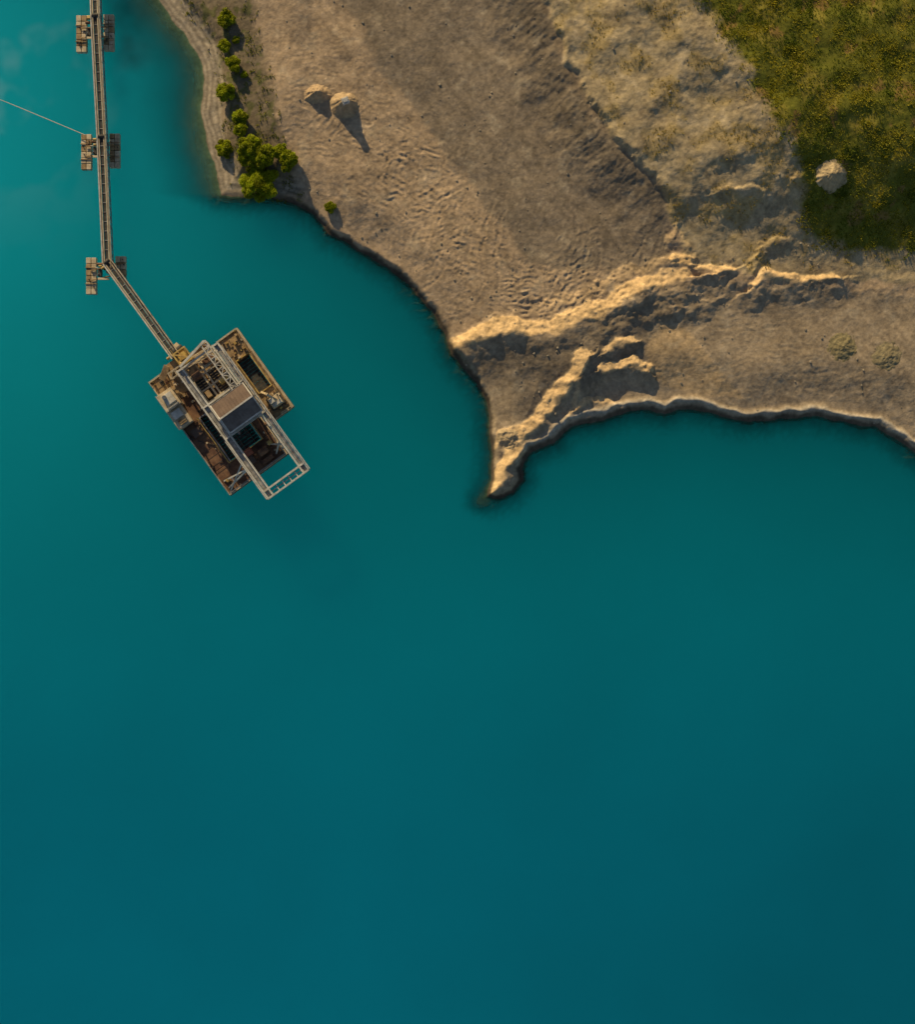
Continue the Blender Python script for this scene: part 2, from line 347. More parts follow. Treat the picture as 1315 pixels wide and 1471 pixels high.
# ------------------------------------------------------------ builder
class MB:
    def __init__(s): s.v=[];s.f=[];s.m=[]
    def _add(s,vs,fs,m):
        o=len(s.v); s.v+=[tuple(p) for p in vs]; s.f+=[tuple(i+o for i in f) for f in fs]; s.m+=[m]*len(fs)
    def box(s,x0,x1,y0,y1,z0,z1,m=0):
        e=random.uniform(0,0.004)
        z1+=e
        s._add([(x0,y0,z0),(x1,y0,z0),(x1,y1,z0),(x0,y1,z0),(x0,y0,z1),(x1,y0,z1),(x1,y1,z1),(x0,y1,z1)],
          [(3,2,1,0),(4,5,6,7),(0,1,5,4),(1,2,6,5),(2,3,7,6),(3,0,4,7)],m)
    def beam(s,p0,p1,w,h,m=0):
        p0=Vector(p0);p1=Vector(p1); d=(p1-p0)
        if d.length<1e-5: return
        d.normalize(); up=Vector((0,0,1))
        if abs(d.z)>0.95: up=Vector((1,0,0))
        r=d.cross(up).normalized(); u=r.cross(d).normalized()
        w=w/2+random.uniform(0,0.003); h=h/2+random.uniform(0,0.003)
        vs=[]
        for p in (p0,p1):
            for a,b in ((-1,-1),(1,-1),(1,1),(-1,1)): vs.append(p+r*w*a+u*h*b)
        s._add(vs,[(3,2,1,0),(4,5,6,7),(0,1,5,4),(1,2,6,5),(2,3,7,6),(3,0,4,7)],m)
    def cyl(s,p0,p1,r,m=0,n=12,r1=None):
        p0=Vector(p0);p1=Vector(p1); d=(p1-p0).normalized(); up=Vector((0,0,1))
        if abs(d.z)>0.95: up=Vector((1,0,0))
        a=d.cross(up).normalized(); b=a.cross(d); r1=r if r1 is None else r1
        vs=[]
        for p,rr in ((p0,r),(p1,r1)):
            for i in range(n):
                t=2*math.pi*i/n; vs.append(p+a*rr*math.cos(t)+b*rr*math.sin(t))
        fs=[(i,(i+1)%n,n+(i+1)%n,n+i) for i in range(n)]+[tuple(range(n))[::-1],tuple(range(n,2*n))]
        s._add(vs,fs,m)
    def rail(s,pts,hh=1.0,step=1.5,m=GREY,t=0.05):
        for i in range(len(pts)-1):
            a=Vector(pts[i]);b=Vector(pts[i+1]); n=max(1,int((b-a).length/step))
            for k in range(n+1):
                p=a.lerp(b,k/n); s.beam(p,p+Vector((0,0,hh)),t,t,m)
            for z in (hh,hh*0.5): s.beam(a+Vector((0,0,z)),b+Vector((0,0,z)),t,t,m)
    def truss(s,p0,p1,w,h,n,m,t=0.12,belt=None):
        p0=Vector(p0);p1=Vector(p1); d=(p1-p0).normalized(); r=d.cross(Vector((0,0,1))).normalized(); u=Vector((0,0,1))
        c=[(-1,0),(1,0),(1,-1),(-1,-1)]
        q=lambda p,i: p+r*(w/2*c[i][0])+u*(h*c[i][1])
        for i in range(4): s.beam(q(p0,i),q(p1,i),t,t,m)
        for k in range(n+1):
            p=p0.lerp(p1,k/n)
            for i in range(4): s.beam(q(p,i),q(p,(i+1)%4),t*0.7,t*0.7,m)
            if k<n:
                pn=p0.lerp(p1,(k+1)/n); a,b=(0,1) if k%2 else (1,0)
                s.beam(q(p,a),q(pn,b),t*0.6,t*0.6,m)
                s.beam(q(p,1),q(pn,2),t*0.6,t*0.6,m); s.beam(q(p,3),q(pn,0),t*0.6,t*0.6,m)
    def build(s,name,parent=None,bevel=0.0,offset=None,mats=None):
        me=bpy.data.meshes.new(name); me.from_pydata(s.v,[],s.f)
        for mm in (mats or MATS): me.materials.append(mm)
        me.polygons.foreach_set("material_index",s.m); me.update()
        o=bpy.data.objects.new(name,me); scene.collection.objects.link(o)
        if parent: o.parent=parent
        if offset: o.location=offset
        if bevel:
            b=o.modifiers.new("bevel",'BEVEL'); b.width=bevel; b.segments=2; b.limit_method='ANGLE'
        return o
def empty(name,loc,rz=0):
    e=bpy.data.objects.new(name,None); e.location=loc; e.rotation_euler=(0,0,rz); e.empty_display_size=1; scene.collection.objects.link(e); return e
# ------------------------------------------------------------ dredger
ang=-math.radians(54.2)
O=P(213,550); dre=empty("floating_dredger",(O[0],O[1],0),ang)
ca,sa=math.cos(ang),math.sin(ang)
RO=(O[0]*ca+O[1]*sa,-O[0]*sa+O[1]*ca)
def D(a,b,z):
    a*=S;b*=S; k=z/H
    return Vector((a-k*(a+RO[0]),b-k*(b+RO[1]),z))
def dbox(mb,a0,a1,b0,b1,z0,z1,m):
    p=D(a0,b0,z1);q=D(a1,b1,z1); mb.box(p.x,q.x,p.y,q.y,z0,z1,m)
ZD=1.0
mb=MB()
dbox(mb,0,42,0,51,-0.7,ZD,TAN); dbox(mb,42.4,84.6,0,51,-0.7,ZD,RUST); dbox(mb,0,42,51.4,103,-0.7,ZD,TAN); dbox(mb,42.4,84.6,51.4,103,-0.7,ZD,RUST)
dbox(mb,85,160,0,31,-0.7,ZD,RUST); dbox(mb,85,160,84,103,-0.7,ZD,RUST)
dbox(mb,160.4,200,0,51,-0.7,ZD,RUST); dbox(mb,160.4,200,51.4,103,-0.7,ZD,RUST)
mb.build("main_hull",dre,0.06)
mb=MB()
dbox(mb,10,50,112,150,-0.7,ZD-0.1,TAN); dbox(mb,105,150,112,150,-0.7,ZD-0.1,TAN)
dbox(mb,50.4,104.6,112,121,-0.7,ZD-0.1,TAN); dbox(mb,50.4,104.6,141,150,-0.7,ZD-0.1,TAN)
for a in (18,46,112,146): dbox(mb,a-2,a+2,100,115,ZD+0.05,ZD+0.25,RUST)
mb.build("side_pontoon",dre,0.06)
# dark slats added over both wells, standing in for the hull's shade on the water
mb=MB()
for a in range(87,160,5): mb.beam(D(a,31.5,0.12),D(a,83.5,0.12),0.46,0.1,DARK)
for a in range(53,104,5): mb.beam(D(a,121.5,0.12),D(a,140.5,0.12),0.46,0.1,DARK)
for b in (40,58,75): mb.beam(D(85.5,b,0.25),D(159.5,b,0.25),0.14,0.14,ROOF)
mb.build("well_shade_slats",dre)
mb=MB(); z=ZD
def rim(a0,a1,b0,b1,m,zz=ZD,hh=0.18,t=0.14):
    p=[D(a0,b0,zz+hh/2),D(a1,b0,zz+hh/2),D(a1,b1,zz+hh/2),D(a0,b1,zz+hh/2)]
    for i in range(4): mb.beam(p[i],p[(i+1)%4],t,hh,m)
rim(1,199,1,102,BEIGE); rim(84,161,30,85,GREY,hh=0.3); rim(11,149,113,149,BEIGE,ZD-0.1); rim(49,106,120,142,YEL,ZD-0.1,0.25)
for a,b in ((5,6),(5,96),(194,6),(194,97),(100,4),(150,4),(14,144),(145,144),(145,117)):
    for k in (-2.2,2.2):
        mb.cyl(D(a+k,b,0.9),D(a+k,b,1.45),0.13,DARK if a>90 else YEL,10)
for a in range(92,200,12): mb.beam(D(a,3,ZD+.01),D(a,29,ZD+.01),0.05,0.05,ROOF)
for b in range(12,100,13): mb.beam(D(162,b,ZD+.01),D(198,b,ZD+.01),0.05,0.05,ROOF)
rr=random.Random(11)
for i in range(110):
    a=rr.uniform(4,82); b=rr.uniform(4,98)
    if b<26 and a>20: continue
    w_=rr.uniform(1.2,5); l_=rr.uniform(1.2,6)
    dbox(mb,a,a+w_,b,b+l_,ZD,ZD+rr.uniform(0.1,0.7),rr.choice([TAN,BEIGE,RUST,DARK,YEL,TAN,RUST,RUST]))
for i in range(40):
    a=rr.choice([rr.uniform(110,146),rr.uniform(14,46)]); b=rr.uniform(116,145); w_=rr.uniform(0.8,4); l_=rr.uniform(0.8,4)
    dbox(mb,a,a+w_,b,b+l_,ZD-0.1,ZD+rr.uniform(0.0,0.5),rr.choice([TAN,BEIGE,RUST,YEL,TAN,DARK]))
for i in range(22):
    a=rr.uniform(90,196); b=rr.choice([rr.uniform(4,26),rr.uniform(87,99)]); w_=rr.uniform(0.8,3); l_=rr.uniform(0.8,3)
    dbox(mb,a,a+w_,b,b+l_,ZD,ZD+rr.uniform(0.1,0.5),rr.choice([RUST,ROOF,RUST,BEIGE,YEL]))
for i in range(8):
    a=rr.uniform(86,190); b0=rr.uniform(4,20)
    mb.cyl(D(a,b0,ZD+.12),D(a+rr.uniform(-14,14),b0+rr.uniform(5,8),ZD+.12),0.07,rr.choice([DARK,RUST,BEIGE]),6)
mb.build("deck_fittings",dre)
mb=MB()
mb.rail([D(2,2,ZD),D(2,40,ZD)],1,1.5,BEIGE); mb.rail([D(85,2,ZD),D(198,2,ZD),D(198,101,ZD),D(165,101,ZD)],1.0,1.6,GREY)
mb.rail([D(12,114,.9),D(12,148,.9),D(148,148,.9),D(148,130,.9)],1.0,1.6,BEIGE)
mb.rail([D(83,28,ZD),D(162,28,ZD),D(162,87,ZD),D(130,87,ZD)],1.0,1.5,YEL,0.06)
mb.build("deck_handrails",dre)
mb=MB()
dbox(mb,24,50,-3,21,ZD,3.2,BEIGE); dbox(mb,51,80,-3,19,ZD,2.6,BEIGE)
dbox(mb,27,43,3,18,3.2,3.8,WHITE); dbox(mb,54,66,0,15,2.6,3.0,WHITE); dbox(mb,69,77,2,14,2.6,2.85,TAN)
dbox(mb,23,50.3,-4,22,3.1,3.25,BEIGE); dbox(mb,50.8,81,-4,20,2.52,2.68,BEIGE)
for k in range(4):
    p=D(28+k*5,-3.1,2.8); mb.box(p.x,p.x+0.38,p.y-0.12,p.y+0.05,1.9,2.7,DARK)
    p=D(28+k*5,21,2.8); mb.box(p.x,p.x+0.38,p.y-0.05,p.y+0.12,1.9,2.7,DARK)
mb.cyl(D(47,18,3.2),D(47,18,4.8),0.1,GREY); mb.cyl(D(30,6,3.8),D(30,6,4.2),0.3,GREY)
mb.rail([D(24,-2,3.25),D(49,-2,3.25),D(49,20,3.25)],0.9,1.2,WHITE)
mb.build("operator_cabin",dre,0.03)
ZG=5.6
mb=MB()
for bc in (47,110):
    for off in (-4.4,4.4):
        mb.beam(D(10,bc+off,ZG),D(236,bc+off,ZG),0.22,0.45,WHITE)
    mb.beam(D(10,bc,ZG-0.12),D(236,bc,ZG-0.12),0.45,0.06,GREY)
    for a in range(14,236,9): mb.beam(D(a,bc-4.2,ZG-0.15),D(a,bc+4.2,ZG-0.15),0.12,0.12,GREY)
for a in (236,224): mb.beam(D(a,42,ZG+.02),D(a,115,ZG+.02),0.24,0.42,WHITE)
mb.beam(D(230,52,ZG-.1),D(230,105,ZG-.1),0.12,0.1,GREY)
for b in range(52,110,11): mb.beam(D(224,b,ZG),D(236,b,ZG),0.12,0.12,WHITE)
for a in (12,76,131,): mb.beam(D(a,42,ZG+.02),D(a,115,ZG+.02),0.22,0.4,WHITE)
mb.rail([D(236,44,ZG+.2),D(236,114,ZG+.2)],0.9,1.0,WHITE,.05)
mb.rail([D(135,41,ZG+.2),D(236,41,ZG+.2)],0.9,1.3,WHITE,.05)
mb.rail([D(20,117,ZG+.2),D(236,117,ZG+.2)],0.9,1.3,WHITE,.05)
mb.build("gantry_beams",dre)
mb=MB()
for a in (22,80,128,184):
    for sgn,bb,bt in ((1,6,45),(1,40,46),(-1,100,110)):
        if bb==6 and a!=184: continue
        mb.beam(D(a-6,bb,ZD),D(a,bt,ZG-.3),0.2,0.2,WHITE); mb.beam(D(a+6,bb,ZD),D(a,bt,ZG-.3),0.2,0.2,WHITE)
        for t in (0.3,0.55,0.8):
            p=D(a-6,bb,ZD).lerp(D(a,bt,ZG-.3),t); q=D(a+6,bb,ZD).lerp(D(a,bt,ZG-.3),t); mb.beam(p,q,0.12,0.12,WHITE)
mb.beam(D(190,90,ZD),D(172,110,ZG-.3),0.2,0.2,WHITE); mb.beam(D(172,88,ZD),D(188,110,ZG-.3),0.2,0.2,WHITE)
mb.beam(D(196,4,ZD),D(170,45,ZG-.4),0.16,0.16,WHITE)
mb.build("gantry_legs",dre)
mb=MB()
dbox(mb,81,125,56,107,4.0,ZG+1.0,GREY)
rz=ZG+2.0; ez=ZG+1.1
def quadslab(p,m,t=0.08):
    vs=[Vector(q) for q in p]+[Vector(q)-Vector((0,0,t)) for q in p]
    mb._add(vs,[(0,1,2,3),(7,6,5,4),(0,4,5,1),(1,5,6,2),(2,6,7,3),(3,7,4,0)],m)
quadslab([D(79,53,ez),D(102,53,rz),D(102,110,rz),D(79,110,ez)],ROOF)
quadslab([D(103,53,rz),D(127,53,ez),D(127,110,ez),D(103,110,rz)],ROOF2)
mb.beam(D(102.5,52.5,rz+.04),D(102.5,110.5,rz+.04),0.22,0.1,WHITE)
for b in (53,110):
    mb.beam(D(79,b,ez+.03),D(102.5,b,rz+.03),0.14,0.12,WHITE); mb.beam(D(102.5,b,rz+.03),D(127,b,ez+.03),0.16,0.12,WHITE)
mb.beam(D(127.5,53,ez),D(127.5,110,ez),0.2,0.12,WHITE); mb.beam(D(79,53,ez),D(79,110,ez),0.1,0.1,GREY)
for b in range(58,110,5):
    mb.beam(D(80,b,ez+.05),D(101.5,b,rz+.05),0.03,0.04,ROOF); mb.beam(D(103.5,b,rz+.05),D(126.5,b,ez+.05),0.03,0.04,ROOF2)
mb.build("winch_house",dre)
mb=MB(); zz=4.0
for b in (54,70,76,102): mb.beam(D(14,b,zz),D(78,b,zz),0.25,0.4,BEIGE)
for a in (15,30,36,56,74): mb.beam(D(a,52,zz+.03),D(a,104,zz+.03),0.22,0.35,BEIGE)
dbox(mb,37,55,55,69,zz-.5,zz-.1,DARK); dbox(mb,37,73,77,101,zz-.5,zz-.1,DARK); dbox(mb,57,73,55,69,zz-.5,zz-.1,DARK)
for k in range(9):
    a=38.5+k*3.9
    for j in range(4):
        b=79+j*5.6
        mb.beam(D(a,b,zz),D(a+rr.uniform(-.6,.6),b+4.2,zz),0.14,0.12,TAN)
for k in range(4):
    for j in range(2):
        a=38.5+k*4.3; b=56+j*6.5; mb.beam(D(a,b,zz),D(a+.5,b+4.8,zz),0.14,0.12,TAN)
dbox(mb,16,29,56,69,zz-1.5,zz+.5,TAN); dbox(mb,17,28,78,100,zz-1.5,zz+.2,BEIGE); dbox(mb,19,26,80,98,zz+.2,zz+.5,RUST)
mb.cyl(D(33,56,zz+.6),D(33,69,zz+.6),0.55,RUST,14); mb.cyl(D(60,84,zz+.5),D(60,97,zz+.5),0.4,YEL,14)
dbox(mb,58,68,57,64,zz,zz+.9,TAN)
for a,b in ((15,54),(15,102),(76,54),(76,102),(45,54),(45,102)): mb.beam(D(a,b,ZD),D(a,b,zz),0.25,0.25,RUST)
mb.build("screening_plant",dre)
mb=MB()
mb.truss(D(-2,97,ZG+.6),D(80,97,ZG+.6),0.9,0.7,9,WHITE,.13)
mb.beam(D(8,50,ZG+.6),D(-2,100,ZG+.6),0.3,0.3,WHITE)
mb.truss(D(10,30,4.2),D(12,90,5.4),0.9,0.5,6,BEIGE,.11)
mb.build("lattice_booms",dre)
mb=MB()
dbox(mb,-12,8,52,72,2.0,3.2,YEL); dbox(mb,-8,2,56,68,3.2,4.4,YEL)
dbox(mb,-16,-4,50,57,2.2,2.8,TAN); dbox(mb,0,16,64,78,3.0,3.9,TAN)
mb.cyl(D(-14,56,3.2),D(-14,70,3.2),0.4,DARK,14); mb.cyl(D(6,52,4),D(6,74,4),0.35,YEL,14)
for a,b in ((-12,52),(-12,72),(8,52),(8,72)): mb.beam(D(a,b,0.6),D(a,b,5.0),0.2,0.2,YEL)
for p,q in (((-12,52),(8,52)),((-12,72),(8,72)),((-12,52),(-12,72)),((8,52),(8,72)),((-12,52),(8,72))): mb.beam(D(*p,5.0),D(*q,5.0),0.2,0.2,YEL)
mb.beam(D(-22,60,2.2),D(-2,64,2.4),1.4,0.3,BEIGE); mb.rail([D(-20,54,2.3),D(-6,54,2.3)],.9,1,YEL,.06)
dbox(mb,-6,6,36,50,ZD,2.2,TAN); mb.beam(D(-4,36,2.5),D(8,18,2.0),0.9,0.15,TAN)
mb.build("transfer_head",dre,0.02)
mb=MB()
dbox(mb,118,138,122,130,0.95,1.4,DARK); dbox(mb,118,138,136,144,0.95,1.4,DARK)
dbox(mb,120,135,124,141,1.4,2.4,BEIGE); dbox(mb,121,128,125,132,2.4,3.3,WHITE); dbox(mb,129,134,126,140,2.4,2.8,WHITE)
mb.beam(D(128,135,2.6),D(112,128,3.6),0.35,0.4,BEIGE); mb.beam(D(112,128,3.6),D(106,124,1.8),0.28,0.3,BEIGE)
mb.cyl(D(122,140,2.4),D(122,140,3.2),0.1,DARK)
mb.build("deck_excavator",dre,0.04)
mb=MB()
mb.cyl(D(165,50,1.8),D(165,64,1.8),0.55,RED,14); mb.cyl(D(176,70,1.7),D(176,84,1.7),0.5,RUST,14)
dbox(mb,170,182,50,60,1.0,1.9,ROOF); dbox(mb,186,192,66,84,1.0,1.6,RUST); dbox(mb,168,174,88,94,1.0,2.0,YEL)
dbox(mb,178,182,8,13,ZD,1.8,YEL); dbox(mb,92,104,8,22,ZD,1.5,ROOF)
mb.truss(D(96,70,2.2),D(160,62,-2.0),2.0,0.9,8,RUST,.16)
mb.cyl(D(92,64,2.6),D(158,64,-1.4),0.28,GREY,12)
mb.beam(D(120,56,5.4),D(150,60,0),0.05,0.05,DARK); mb.beam(D(120,74,5.4),D(150,70,0),0.05,0.05,DARK)
mb.build("suction_ladder_and_winches",dre,0.0)
# ------------------------------------------------------------ floating conveyor
cv=empty("floating_conveyor",(*P(150,200),0))
off=(-P(150,200)[0],-P(150,200)[1],0)
def conv(p0,p1,z0,z1,name):
    a=Vector((*P(*p0,z0),z0)); b=Vector((*P(*p1,z1),z1)); d=(b-a).normalized(); r=d.cross(Vector((0,0,1))).normalized()
    mb=MB(); L=(b-a).length
    mb.beam(a+r*.03+Vector((0,0,-.05)),b+r*.03+Vector((0,0,-.05)),0.42,0.06,DARK)
    for o,m,t in ((-0.33,BEIGE,.13),(0.36,BEIGE,.13),(-0.63,GREY,.13),(0.63,WHITE,.16)): mb.beam(a+r*o,b+r*o,t,0.22,m)
    mb.beam(a-r*0.49+Vector((0,0,-.1)),b-r*0.49+Vector((0,0,-.1)),0.15,0.04,RUST)
    mb.beam(a+r*0.49+Vector((0,0,-.1)),b+r*0.49+Vector((0,0,-.1)),0.12,0.04,GREY)
    n=int(L/1.3)
    for k in range(n+1):
        p=a.lerp(b,k/n)
        mb.beam(p-r*0.62+Vector((0,0,-.22)),p+r*0.62+Vector((0,0,-.22)),0.12,0.12,GREY)
        mb.cyl(p-r*0.3,p+r*0.3,0.05,GREY,6)
        for sg in (-1,1): mb.beam(p+r*0.62*sg,p+r*0.62*sg+Vector((0,0,-.9)),0.07,0.07,GREY)
        if k<n:
            q=a.lerp(b,(k+1)/n)
            for sg in (-1,1):
                mb.beam(p+r*0.62*sg,q+r*0.62*sg+Vector((0,0,-.9)),0.06,0.06,GREY)
    for sg in (-1,1): mb.beam(a+r*0.62*sg+Vector((0,0,-.9)),b+r*0.62*sg+Vector((0,0,-.9)),0.1,0.1,GREY)
    mb.rail([a-r*0.72,b-r*0.72],0.8,1.6,BEIGE,.05)
    for p,sg in ((a,1),(b,-1)):
        mb.cyl(p-r*0.45,p+r*0.45,0.26,DARK,12); c=p+r*0.75+d*sg*0.4; mb.cyl(c,c+r*0.45,0.2,YEL,10)
    mb.build(name,cv,0,off)
conv((129,-215),(137,28),1.8,2.2,"conveyor_section_a")
conv((136.5,22),(146.5,212),2.5,1.9,"conveyor_section_b")
conv((145.5,196),(154,386),2.5,1.9,"conveyor_section_c")
conv((153,376),(252,512),2.5,3.2,"conveyor_section_d")
def pontoon(cx,cy,lx,ly,rx,ry,tall,rtall,rot):
    c=P(cx,cy); e=empty("conveyor_pontoon",(c[0],c[1],0),rot)
    mb=MB()
    for (qx,qy,tl_) in ((lx,ly,tall),(rx,ry,rtall)):
        ox=(qx-cx)*S; oy=-(qy-cy)*S
        n=6 if tl_>45 else 4; bl=tl_*S/n
        for j in range(2):
            for k in range(n):
                x0=ox-0.72+j*0.76; y0=oy-tl_*S/2+k*bl
                mb.box(x0,x0+0.68,y0+0.04,y0+bl-0.04,-0.35,0.62+random.uniform(-.03,.03),BEIGE if random.random()<.6 else TAN)
        for yy in (-tl_*S*0.22,tl_*S*0.22): mb.beam((ox-0.8,oy+yy,0.7),(ox+0.8,oy+yy,0.7),0.10,0.10,TAN)
        for k in range(4):
            px_,py_=ox+random.uniform(-.6,.6),oy+random.uniform(-2,2)
            mb.cyl((px_,py_,0.6),(px_,py_,0.85),0.09,DARK,8)
    mb.build("floats",e,0.05)
    mb=MB()
    x0=(lx-cx)*S; x1=(rx-cx)*S; y0=-(ly-cy)*S; y1=-(ry-cy)*S
    for o in (-0.7,0.7): mb.beam((x0,y0+o,0.80),(x1,y1+o,0.80),0.16,0.16,TAN)
    for o in (-0.7,0.7):
        mb.beam((x0+0.7,(y0+y1)/2+o,0.85),(-0.6,(y0+y1)/2+o*0.5,1.7),0.1,0.1,GREY); mb.beam((x1-0.7,(y0+y1)/2+o,0.85),(0.6,(y0+y1)/2+o*0.5,1.7),0.1,0.1,GREY)
    mb.box(-0.8,-0.3,-0.7,0.3,0.9,1.5,DARK); mb.box(0.4,0.8,-0.2,0.6,0.9,1.6,TAN); mb.cyl((-0.8,0.9,1.9),(0.8,0.9,1.9),0.22,RUST,12)
    mb.box(-0.8,0.8,-1.2,-0.9,1.3,1.5,BEIGE)
    mb.build("support_frame",e,0.02)
pontoon(137,50,118.5,51,157.5,49,53,52,0)
pontoon(146,219,125.5,220,166,218,51,49,0)
pontoon(153,393,132.5,397.5,174.5,388,53,38,0)
pontoon(132,-140,113,-140,152,-140,52,50,0)
# ------------------------------------------------------------ cable
def cable(name,pts,r=0.045,mat=M_CABLE):
    cu=bpy.data.curves.new(name,'CURVE'); cu.dimensions='3D'; cu.bevel_depth=r; cu.bevel_resolution=2
    sp=cu.splines.new('NURBS'); sp.points.add(len(pts)-1); sp.use_endpoint_u=True; sp.order_u=3
    for i,p in enumerate(pts): sp.points[i].co=(*p,1)
    cu.materials.append(mat); o=bpy.data.objects.new(name,cu); scene.collection.objects.link(o); return o
def Q(px,py,z): return (*P(px,py,z),z)
cable("mooring_cable",[Q(-900,-260,2.5),Q(-300,25,0.9),Q(0,143,0.5),Q(60,168,0.55),Q(122,194,1.1)],0.05)
# ------------------------------------------------------------ vegetation
def soup(name,V,F,colr,mat,extra=None):
    me=bpy.data.meshes.new(name); nv=len(V); me.vertices.add(nv); me.vertices.foreach_set("co",V.astype(np.float32).ravel())
    k=F.shape[1]; me.loops.add(F.size); me.polygons.add(len(F)); me.loops.foreach_set("vertex_index",F.ravel().astype(np.int32))
    me.polygons.foreach_set("loop_start",(np.arange(len(F))*k).astype(np.int32)); me.update(calc_edges=True)
    a=me.attributes.new("Col",'FLOAT_COLOR','POINT'); a.data.foreach_set("color",np.concatenate([colr,np.ones((nv,1))],1).astype(np.float32).ravel())
    me.materials.append(mat); o=bpy.data.objects.new(name,me); scene.collection.objects.link(o); return o
def tufts(name,xs,ys,size,c1,c2,nb=5,mat=GRM,hf=1.0,tone=None):
    n=len(xs); zs=height(xs,ys)
    xs=np.repeat(xs,nb);ys=np.repeat(ys,nb);zs=np.repeat(zs,nb)-0.03; sz=np.repeat(size,nb)*rng.uniform(0.6,1.3,n*nb)
    a=rng.uniform(0,2*np.pi,n*nb); lean=rng.uniform(0.25,1.0,n*nb)*sz
    dx=np.cos(a);dy=np.sin(a); wd=sz*rng.uniform(0.12,0.28,n*nb)
    bx=xs+dx*sz*0.1; by=ys+dy*sz*0.1
    v0=np.stack([bx-dy*wd,by+dx*wd,zs],-1); v1=np.stack([bx+dy*wd,by-dx*wd,zs],-1); v2=np.stack([bx+dx*lean,by+dy*lean,zs+sz*hf*rng.uniform(0.5,1,n*nb)],-1)
    V=np.stack([v0,v1,v2],1).reshape(-1,3); F=np.arange(len(V)).reshape(-1,3)
    tt=rng.uniform(0,1,n) if tone is None else np.clip(tone+rng.uniform(-.25,.25,n),0,1)
    t=np.repeat(tt,nb)[:,None]; cc=np.array(c1)*(1-t)+np.array(c2)*t
    cc=cc*rng.uniform(0.7,1.3,(n*nb,1)); cc=np.repeat(cc,3,0)
    return soup(name,V,F,np.clip(cc,0,1),mat)
n=62000; xs=rng.uniform(28,74,n); ys=rng.uniform(34,80,n)
g=sdp(xs,ys,GRASS); dn=fbm(xs,ys,4,4,301)
keep=(g+1.3*fbm(xs,ys,3,4,302)>rng.uniform(-1.2,0.8,n))&(rng.uniform(-0.9,0.6,n)<dn)
xs=xs[keep];ys=ys[keep]; cl=fbm(xs,ys,2.5,3,303)
tufts("grass",xs,ys,0.16+0.17*np.clip(cl,0,1)+rng.uniform(0,0.09,len(xs)),(0.13,0.165,0.010),(0.44,0.37,0.022),5,tone=0.45+0.8*fbm(xs,ys,3.5,4,305))
n=26000; xs=rng.uniform(10,60,n); ys=rng.uniform(34,80,n)
e=sdp(xs,ys,UPPER); g=sdp(xs,ys,GRASS); dn=fbm(xs,ys,4.5,4,120)
k=(e>0.5)&(g<0.5)&(dn>rng.uniform(0.05,1.0,n)); xs=xs[k];ys=ys[k]
tufts("weeds",xs,ys,rng.uniform(0.10,0.26,len(xs)),(0.22,0.18,0.02),(0.40,0.28,0.03),5)
n=16000; xs=rng.uniform(-44,-20,n); ys=rng.uniform(42,80,n); v=sdp(xs,ys,VEG); dn=fbm(xs,ys,1.8,4,311)
k=(v>-0.5)&(dn>rng.uniform(-0.05,0.8,n)); xs=xs[k];ys=ys[k]
tufts("weeds",xs,ys,rng.uniform(0.12,0.35,len(xs)),(0.12,0.14,0.015),(0.28,0.26,0.03),5)
n=2600; xs=rng.uniform(-42,68,n); ys=rng.uniform(5,76,n); dsh=sdp(xs,ys,SHORE); g=sdp(xs,ys,GRASS)
k=(dsh>0.6)&(g<0)&(fbm(xs,ys,6,3,320)>rng.uniform(-0.4,0.7,n)); xs=xs[k];ys=ys[k]; zs=height(xs,ys)
sv=[];sf=[]
base=np.array([(1,0,0),(0,1,0),(-1,0,0),(0,-1,0),(.6,.6,.7),(-.6,.6,.6),(-.6,-.6,.7),(.6,-.6,.6),(0,0,-.5)])
bf=[(0,1,4),(1,2,5),(2,3,6),(3,0,7),(4,1,5),(5,2,6),(6,3,7),(7,0,4),(4,5,7),(5,6,7),(1,0,8),(2,1,8),(3,2,8),(0,3,8)]
for i in range(len(xs)):
    q=base*rng.uniform(0.7,1.3,base.shape)*(0.04+0.10*rng.random()**3*1.6)
    o=len(sv); sv+=[(xs[i]+p[0],ys[i]+p[1],zs[i]+p[2]) for p in q]; sf+=[tuple(j+o for j in f) for f in bf]
me=bpy.data.meshes.new("stones"); me.from_pydata(sv,[],sf); me.materials.append(M_STONE); o=bpy.data.objects.new("stones",me); scene.collection.objects.link(o)
